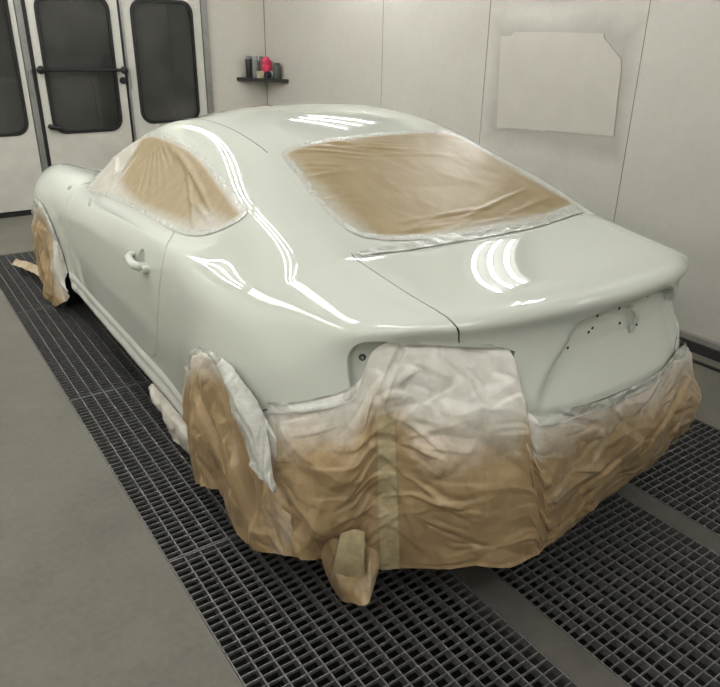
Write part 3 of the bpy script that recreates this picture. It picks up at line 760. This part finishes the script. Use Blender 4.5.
# ---------------------------------------------------------------- spray booth
XL, XR, YB, YN, ZC = -2.75, 1.88, 5.05, -4.2, 2.95
def concrete(name, lo, hi, rough):
    m = Mat(name); a = m.noise(2.2, 6, .65); b = m.noise(40, 5, .7); c = m.math('ADD', m.math('MULTIPLY', a, .65), m.math('MULTIPLY', b, .35))
    m.set(col=m.ramp(c, [(.35, lo), (.65, hi)]), rough=rough); m.bump(b, .12, .004); return m.m
CONC = concrete('worn concrete', srgb(98, 95, 86), srgb(118, 115, 105), .75)
WALL = Mat('booth wall paint'); a = WALL.noise(1.6, 6, .65); b = WALL.noise(25, 4, .7)
WALL.set(col=WALL.ramp(WALL.math('ADD', WALL.math('MULTIPLY', a, .7), WALL.math('MULTIPLY', b, .3)), [(.3, srgb(200, 196, 185)), (.7, srgb(214, 211, 201))]), rough=.42); WALL = WALL.m
WALLR = Mat('booth wall paint with overspray'); a = WALLR.noise(1.4, 6, .65); b = WALLR.noise(25, 4, .7)
base = WALLR.ramp(WALLR.math('ADD', WALLR.math('MULTIPLY', a, .7), WALLR.math('MULTIPLY', b, .3)), [(.3, srgb(190, 186, 176)), (.7, srgb(206, 203, 194))])
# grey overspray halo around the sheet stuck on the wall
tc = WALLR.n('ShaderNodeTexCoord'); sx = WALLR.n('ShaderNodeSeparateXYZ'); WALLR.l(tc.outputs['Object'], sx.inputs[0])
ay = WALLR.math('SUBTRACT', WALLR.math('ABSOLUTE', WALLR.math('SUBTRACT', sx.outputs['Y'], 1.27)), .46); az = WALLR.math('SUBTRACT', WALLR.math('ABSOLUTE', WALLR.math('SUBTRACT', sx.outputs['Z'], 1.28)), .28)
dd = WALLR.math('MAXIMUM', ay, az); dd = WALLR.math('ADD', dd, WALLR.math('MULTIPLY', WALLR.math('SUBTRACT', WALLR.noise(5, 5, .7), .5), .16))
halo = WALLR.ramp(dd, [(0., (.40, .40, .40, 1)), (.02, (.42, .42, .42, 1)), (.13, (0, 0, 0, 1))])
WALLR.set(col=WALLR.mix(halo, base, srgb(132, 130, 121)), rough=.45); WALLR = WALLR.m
DOORP = simple('white door enamel', srgb(203, 201, 192), .4, vary=.05, scale=8)
ALU = simple('dull aluminium profile', srgb(150, 150, 146), .35, .6)
CEIL = simple('white ceiling panel', srgb(205, 204, 198), .6, vary=.03)
GREY = simple('dark grating steel', srgb(112, 111, 110), .42, .35, vary=.25, scale=60)
BEAM = simple('grey steel beam', srgb(92, 89, 84), .6, .2, vary=.15, scale=12)
PIT = simple('black pit', srgb(18, 17, 17), .9)

# floor with the extraction pit
X0, X1, Y1 = -1.135, 1.185, 3.862
m = MB().box((XL, YN, -.12), (X0, YB, 0)).box((X1, YN, -.12), (XR, YB, 0)).box((X0, Y1, -.12), (X1, YB, 0))
struct(m.build('floor', CONC))
struct(MB().box((X0 - .05, YN, -.62), (X1 + .05, Y1 + .05, -.58)).box((X0 - .06, YN, -.6), (X0 - .002, Y1, -.121)).box((X1 + .002, YN, -.6), (X1 + .06, Y1, -.121)).box((X0, Y1 + .002, -.6), (X1, Y1 + .05, -.121)).build('floor_pit', PIT))
for n, (a, b) in enumerate(((-.388, -.280), (.418, .508))):
    struct(MB().box((a, YN, -.10), (b, Y1, -.002)).build('trim_%d' % (n + 1), BEAM))
# gratings: bearing bars along the car, round cross rods 30 mm apart
def grate_mesh(w, l):
    m = MB(); n = int(round(w / .0545)); p = w / n
    for i in range(n + 1):
        x = min(max(i * p, .0025), w - .0025); m.box((x - .0022, 0, -.032), (x + .0022, l, -.001))
    k = int(round(l / .0297)); q = l / k
    for i in range(k + 1):
        y = min(max(i * q, .003), l - .003); h = .0026 if i in (0, k) else .0017
        m.box((0, y - h, -.012 if i not in (0, k) else -.03), (w, y + h, -.0015))
    return m
PL = 1.2755
rows = [('left of the car', -1.133, -.390), ('middle', -.278, .416), ('right', .510, 1.183)]
names = {(0, 0): 'dark grating panel in the left row at the far end, under the front wheel paper', (0, 1): 'dark grating panel in the left row alongside the car door',
         (0, 2): 'dark grating panel in the left row beside the rear wheel paper', (0, 3): 'dark grating panel in the left row nearest the viewer',
         (1, 3): 'dark grating panel between the two floor beams behind the car', (2, 3): 'dark grating panel right of both floor beams, by the right wall',
         (1, 2): 'dark grating panel between the floor beams under the rear of the car', (2, 2): 'dark grating panel right of the beams under the right rear wheel'}
for r, (nm, a, b) in enumerate(rows):
    proto = None
    for k in range(4):
        y1 = 3.855 - k * (PL + .004)
        if r and k < 2: continue
        if proto is None: proto = o = grate_mesh(b - a, PL).build('floor_grating', GREY)
        else: o = proto.copy(); COL.objects.link(o)
        o.location = (a, y1 - PL, 0)
        tag(o, names[(r, k)], 'grating', 'floor gratings')
for r, (nm, a, b) in enumerate(rows):   # hidden run under the car and behind the viewer
    pass

# walls
def wall_box(name, a, b, mat): return struct(MB().box(a, b).build(name, mat))
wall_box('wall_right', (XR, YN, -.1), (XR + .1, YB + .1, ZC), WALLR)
wall_box('wall_left', (XL - .1, YN, -.1), (XL, YB, ZC), WALL)
wall_box('wall_near', (XL, YN - .1, -.1), (XR, YN, ZC), WALL)
wall_box('ceiling', (XL - .1, YN - .1, ZC), (XR + .1, YB + .1, ZC + .1), CEIL)
m = MB().box((1.27, YB, 0), (XR, YB + .08, ZC)).box((XL, YB, 2.25), (1.27, YB + .08, ZC)).box((XL, YB, 0), (-1.32, YB + .08, 2.25))
struct(m.build('wall_back', WALL))
SEAM = simple('panel joint', srgb(128, 125, 116), .6)
for i, y in enumerate((3.05, 1.875, .695, -.48, -1.65)):
    struct(MB().box((XR - .0015, y - .0022, .09), (XR + .01, y + .0022, ZC)).build('trim_%d' % (i + 3), SEAM))
struct(MB().box((XR - .006, YB - .006, 0), (XR + .002, YB + .002, ZC)).build('trim_8', SEAM))
RAIL = simple('dark kick rail', srgb(52, 48, 52), .5); RAIL2 = simple('pale rail cap', srgb(140, 136, 130), .5)
bb = struct(MB().box((XR - .045, YN, 0.0), (XR, YB, .055)).build('baseboard_right', RAIL))
struct(MB().box((XR - .03, YN, .055), (XR, YB, .085)).build('baseboard_right_cap', RAIL2))
# hose on the floor
pts = [(1.745 - .035 * (i / 30) + .006 * math.sin(i * .7), 2.2 - i * .13, .009) for i in range(31)]
tag(MB().tube(pts, .008, 8).build('cable', BLACK, smooth=True), 'thin black cable lying on the floor along the right wall', 'cable')

# wall sheet
pl = [(1.752, 1.553), (1.66, 1.556), (1.641, 1.578), (1.30, 1.583), (.954, 1.579), (.945, 1.552), (.93, 1.545), (.87, 1.495), (.818, 1.455), (.806, 1.40), (.80, 1.25), (.785, 1.047), (.85, 1.044), (.908, 1.040), (1.0, 1.036), (1.1, 1.031), (1.20, 1.027), (1.25, 1.022), (1.263, 1.028), (1.285, 1.016), (1.31, 1.009), (1.34, 1.015), (1.40, 1.006), (1.45, 1.013), (1.50, 1.003), (1.56, 1.002), (1.62, .996), (1.67, .99), (1.713, .985), (1.73, 1.2), (1.742, 1.4)]
SHEET = simple('pale backing paper', srgb(192, 188, 177), .55, vary=.03, scale=6)
v = MB().prism(pl, 0, .004, lambda y, z, h: (XR - .0015 - h, y, z))
tag(v.build('wall_paper_sheet', SHEET), 'square pale paper sheet with a torn lower edge stuck on the right wall', 'paper sheet')

# doors in the back wall
def rrect(x0, z0, x1, z1, r, n=6):
    P = []
    for cx, cz, a in ((x1 - r, z1 - r, 0), (x0 + r, z1 - r, 90), (x0 + r, z0 + r, 180), (x1 - r, z0 + r, 270)):
        for k in range(n + 1):
            t = math.radians(a + 90 * k / n); P.append((cx + r * math.cos(t), cz + r * math.sin(t)))
    return P
def leaf(name, x0, x1, wx0, wz0, wx1, wz1, r=.11):
    """door panel with a rounded window opening, gasket and pane"""
    y0, y1 = YB - .02, YB + .03; W = rrect(wx0, wz0, wx1, wz1, r); n = len(W); z0, z1 = .05, 2.23
    O = []
    for x, z in W:   # push each window point out to the leaf border
        cx, cz = (wx0 + wx1) / 2, (wz0 + wz1) / 2; dx, dz = x - cx, z - cz
        tx = ((x1 if dx > 0 else x0) - cx) / dx if abs(dx) > 1e-9 else 1e9; tz = ((z1 if dz > 0 else z0) - cz) / dz if abs(dz) > 1e-9 else 1e9
        t = min(tx, tz); O.append([cx + dx * t, cz + dz * t])
    for c in ((x0, z0), (x1, z0), (x1, z1), (x0, z1)):
        i = min(range(n), key=lambda i: (O[i][0] - c[0]) ** 2 + (O[i][1] - c[1]) ** 2); O[i] = list(c)
    v = [(x, y0, z) for x, z in W] + [(x, y0, z) for x, z in O] + [(x, y1, z) for x, z in W] + [(x, y1, z) for x, z in O]
    f = []
    for i in range(n):
        j = (i + 1) % n
        f += [[i, j, n + j, n + i], [2 * n + j, 2 * n + i, 3 * n + i, 3 * n + j], [j, i, 2 * n + i, 2 * n + j], [n + i, n + j, 3 * n + j, 3 * n + i]]
    m = MB(); m.v = v; m.f = f; d = struct(m.build(name, DOORP))
    g = MB(); A = rrect(wx0 - .008, wz0 - .008, wx1 + .008, wz1 + .008, r); B = rrect(wx0 + .016, wz0 + .016, wx1 - .016, wz1 - .016, r - .01)
    g.v = [(x, y0 - .008, z) for x, z in A] + [(x, y0 - .008, z) for x, z in B] + [(x, y0 + .002, z) for x, z in A] + [(x, y0 + .02, z) for x, z in B]
    for i in range(n):
        j = (i + 1) % n; g.f += [[i, j, n + j, n + i], [2 * n + i, i, j, 2 * n + j][::-1], [n + i, n + j, 3 * n + j, 3 * n + i]]
    g.build('gasket', BLACK, d)
    p = MB().prism(rrect(wx0 + .002, wz0 + .002, wx1 - .002, wz1 - .002, r), 0, .005, lambda x, z, h: (x, y0 + .012 + h, z))
    p.build('pane', GLASS, d)
    MB().box((x0, y0 + .004, .002), (x1, y1, .048)).build('sweep', BLACK, d)
    return d
GLASS = Mat('dusty door glass'); nt = GLASS.nt; tr = GLASS.n('ShaderNodeBsdfTransparent'); tr.inputs[0].default_value = (.42, .43, .43, 1)
ms = GLASS.n('ShaderNodeMixShader'); dust = GLASS.ramp(GLASS.math('MULTIPLY', GLASS.noise(1.6, 5, .6), 1.0), [(.35, (.16, .16, .16, 1)), (.75, (.5, .5, .5, 1))])
GLASS.l(dust, ms.inputs[0]); GLASS.l(tr.outputs[0], ms.inputs[1]); GLASS.l(GLASS.b.outputs[0], ms.inputs[2]); GLASS.set(col=srgb(120, 120, 116), rough=.06)
GLASS.l(ms.outputs[0], nt.nodes['Material Output'].inputs['Surface']); GLASS = GLASS.m
d1_ = leaf('door_1', -1.30, -.405, -1.18, .70, -.455, 1.86)
d2_ = leaf('door_2', -.315, .432, -.247, .69, .355, 1.80)
d3_ = leaf('door_3', .475, 1.205, .548, .735, 1.118, 1.785)
struct(MB().box((-.400, YB - .035, 0), (-.352, YB + .03, 2.25)).box((.452, YB - .03, 0), (.472, YB + .03, 2.25)).box((1.21, YB - .035, 0), (1.27, YB + .03, 2.25)).box((-1.32, YB - .02, 2.232), (1.27, YB + .03, 2.26)).build('trim_9', ALU))
struct(MB().box((-.350, YB - .024, 0), (-.318, YB + .03, 2.25)).box((.434, YB - .022, 0), (.450, YB + .03, 2.25)).build('trim_10', BLACK))
struct(MB().box((XL, YB - .02, 0), (1.27, YB - .004, .03)).build('baseboard_back', DARK))
# bar across the middle leaf, lock, small lever, hinges
hb = MB().tube([(-.29, YB - .075, 1.222), (.415, YB - .075, 1.208)], .013, 10)
hb.build('pull_bar', BLACK, d2_, True)
for x, z in ((-.29, 1.222), (.415, 1.208)): MB().lathe((x, YB - .02, z), (0, -1, 0), [(.016, 0), (.016, .035), (.030, .04), (.034, .058), (.030, .076), (.016, .086), (0, .088)], 20).build('bar_knob', BLACK, d2_, True)
MB().lathe((.408, YB - .02, 1.118), (0, -1, 0), [(.03, 0), (.03, .02), (.024, .032), (0, .034)], 20).build('lock', BLACK, d2_, True)
MB().tube([(-.275, YB - .018, .752), (-.27, YB - .055, .748), (-.20, YB - .06, .738), (-.175, YB - .055, .732)], [.022, .020, .018, .012], 10).build('lever', BLACK, d2_, True)
for d, x in ((d2_, -.375), (d3_, .462)):
    for z in (1.13, .25): MB().tube([(x, YB - .045, z - .09), (x, YB - .045, z + .09)], .014, 10).build('hinge', ALU, d, True)
MB().tube([(1.07, YB - .02, 1.13), (1.07, YB - .021, 1.13)], .001, 4)
# hall behind the doors
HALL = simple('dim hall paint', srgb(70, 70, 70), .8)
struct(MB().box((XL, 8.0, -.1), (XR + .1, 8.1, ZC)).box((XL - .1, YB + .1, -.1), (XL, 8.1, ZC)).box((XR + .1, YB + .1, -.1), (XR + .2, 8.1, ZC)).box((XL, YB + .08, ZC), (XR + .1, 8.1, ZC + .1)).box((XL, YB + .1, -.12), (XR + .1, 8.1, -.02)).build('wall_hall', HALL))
tag(MB().box((-.9, 6.4, 1.03), (.55, 6.46, 1.075)).box((-.9, 6.4, 0), (-.86, 6.46, 1.03)).box((.51, 6.4, 0), (.55, 6.46, 1.03)).build('guard_rail', simple('cream rail paint', srgb(190, 186, 170), .5)), 'pale horizontal rail seen through the middle door window', 'rail')

# corner shelf
A_, B_ = Vector((1.545, YB - .004, 1.105)), Vector((XR - .004, 4.58, 1.105))
sh = MB().prism([(A_.x, A_.y), (B_.x, B_.y), (XR - .001, YB - .001)], 1.085, 1.118)
tag(sh.build('corner_shelf', simple('black shelf board', srgb(30, 29, 28), .45)), 'small black triangular shelf in the corner of the booth walls', 'shelf')
def on(t, inn=.06):
    p = A_.lerp(B_, t); c = Vector((XR, YB, p.z)); return p.x + (c.x - p.x) * inn / (c - p).length, p.y + (c.y - p.y) * inn / (c - p).length
zs = 1.118
def can(t, inn, r, h, body, cap, label, name='spray_can', cat='can'):
    x, y = on(t, inn); o = thing(name, label, cat, (x, y, zs), 'cans on the corner shelf')
    MB().lathe((x, y, zs), (0, 0, 1), [(0, 0), (r * .94, 0), (r, .004), (r, h * .78), (r * .96, h * .82), (r * .7, h * .86), (0, h * .86)], 20).build('can_body', body, o, True)
    MB().lathe((x, y, zs), (0, 0, 1), [(r * .8, h * .84), (r * .8, h * .98), (r * .7, h), (0, h)], 20).build('can_cap', cap, o, True); return o
can(.19, .045, .033, .20, simple('black can', srgb(40, 40, 42), .4), simple('grey cap', srgb(120, 120, 118), .4), 'black spray can with grey cap, leftmost on the corner shelf')
can(.31, .06, .033, .20, simple('grey can', srgb(128, 128, 126), .4), simple('light cap', srgb(150, 150, 148), .4), 'grey spray can standing next to the black can on the shelf')
can(.43, .115, .026, .195, simple('green grey can', srgb(96, 104, 98), .4), simple('green cap', srgb(110, 116, 108), .4), 'grey green spray can standing behind the cream box on the shelf')
can(.82, .055, .036, .145, simple('dark green can', srgb(70, 80, 74), .4), simple('dark cap', srgb(60, 68, 64), .4), 'short dark green can at the right end of the corner shelf')
x, y = on(.45, .03)
tag(MB().box((x - .03, y - .02, zs), (x + .03, y + .02, zs + .065)).build('small_box', simple('cream card', srgb(196, 190, 160), .6), bevel=.003), 'small cream box at the front of the corner shelf', 'box')
bm = bmesh.new(); bmesh.ops.create_icosphere(bm, subdivisions=4, radius=1)
x, y = on(.60, .11); rp = random.Random(2); cq = Crumple(8, 8, .6, .25, 3)
for v_ in bm.verts:
    p = v_.co; k = 1 + cq(p.x * 1.4 + 3, p.z * 1.4 + p.y + 3); v_.co = Vector((x + p.x * .05 * k, y + p.y * .038 * k, zs + .098 + p.z * .095 * k))
for v_ in bm.verts: v_.co.z = max(v_.co.z, zs + .001)
me = bpy.data.meshes.new('pink_bag'); bm.to_mesh(me); bm.free(); me.materials.append(simple('pink plastic', srgb(214, 62, 96), .45, vary=.25, scale=25)); o = bpy.data.objects.new('plastic_bag', me); COL.objects.link(o)
tag(o, 'crumpled bright pink bag in the middle of the corner shelf', 'bag')
x, y = on(.645, .03)
o = thing('paint_cup', 'black cup with a white band lying on the shelf before the pink bag', 'cup', (x, y, zs))
MB().lathe((x - .035, y, zs + .034), (.9, .25, .0), [(0, 0), (.028, 0), (.033, .02), (.033, .075), (.030, .078), (.028, .02), (0, .018)], 20).build('cup_body', simple('black cup', srgb(26, 26, 32), .4), o, True)
MB().lathe((x - .035, y, zs + .034), (.9, .25, .0), [(.0335, .045), (.0345, .046), (.0345, .064), (.0335, .065)], 20).build('band', simple('white band', srgb(215, 215, 215), .4), o, True)

# lamps: lengthwise fixtures in the upper corners, three tubes each
TUBE = Mat('lit fluorescent tube'); TUBE.b.inputs['Emission Color'].default_value = (1, 1, .99, 1); TUBE.b.inputs['Emission Strength'].default_value = LAMP; TUBE = TUBE.m
HOUS = simple('grey lamp housing', srgb(92, 92, 90), .5, vary=.02)
lamp_n = 0
def lamp(c, along, normal, label, L=1.2, gap=.14, rad=.014):
    c = Vector(c); a = Vector(along).normalized(); n = Vector(normal).normalized(); w = a.cross(n); o = thing('ceiling_light', label, 'lamp', c, 'booth lamps')
    f = lambda x, y, z: tuple(c + a * x + w * y + n * z)
    m = MB(); m.prism([(-L / 2 - .05, -.24), (L / 2 + .05, -.24), (L / 2 + .05, .24), (-L / 2 - .05, .24)], -.05, -.02, f)
    for q in ([(-L / 2 - .05, -.24), (L / 2 + .05, -.24), (L / 2 + .05, -.225), (-L / 2 - .05, -.225)], [(-L / 2 - .05, .225), (L / 2 + .05, .225), (L / 2 + .05, .24), (-L / 2 - .05, .24)]): m.prism(q, -.02, .04, f)
    m.build('housing', HOUS, o)
    for k in (-1, 0, 1): MB().tube([f(-L / 2, k * gap, .02), f(L / 2, k * gap, .02)], rad, 8).build('tube', TUBE, o, True)
for spec in LAMPS: lamp(*spec)

# ---------------------------------------------------------------- camera
yaw, pit, roll = .605, .425, .016
f = np.array([math.sin(yaw) * math.cos(pit), math.cos(yaw) * math.cos(pit), -math.sin(pit)]); r = np.array([math.cos(yaw), -math.sin(yaw), 0]); u = np.cross(r, f)
cs, sn = math.cos(roll), math.sin(roll); r, u = cs * r + sn * u, -sn * r + cs * u
cd = bpy.data.cameras.new('camera'); cam = bpy.data.objects.new('camera', cd); COL.objects.link(cam)
cam.matrix_world = Matrix(((r[0], u[0], -f[0], -1.64), (r[1], u[1], -f[1], -1.795), (r[2], u[2], -f[2], 1.595), (0, 0, 0, 1)))
cd.sensor_fit = 'HORIZONTAL'; cd.sensor_width = 36; cd.lens = 35; cd.clip_start = .05
SC.camera = cam
w = bpy.data.worlds.new('booth'); SC.world = w; w.use_nodes = True; w.node_tree.nodes['Background'].inputs[0].default_value = (.02, .02, .02, 1)
vs = SC.view_settings; vs.view_transform = 'Standard'; vs.look = 'None'; vs.gamma = 1; vs.use_curve_mapping = False; vs.exposure = EXPO
SC.cycles.max_bounces = 8; SC.cycles.diffuse_bounces = 5; SC.cycles.glossy_bounces = 4; SC.cycles.caustics_reflective = False; SC.cycles.caustics_refractive = False
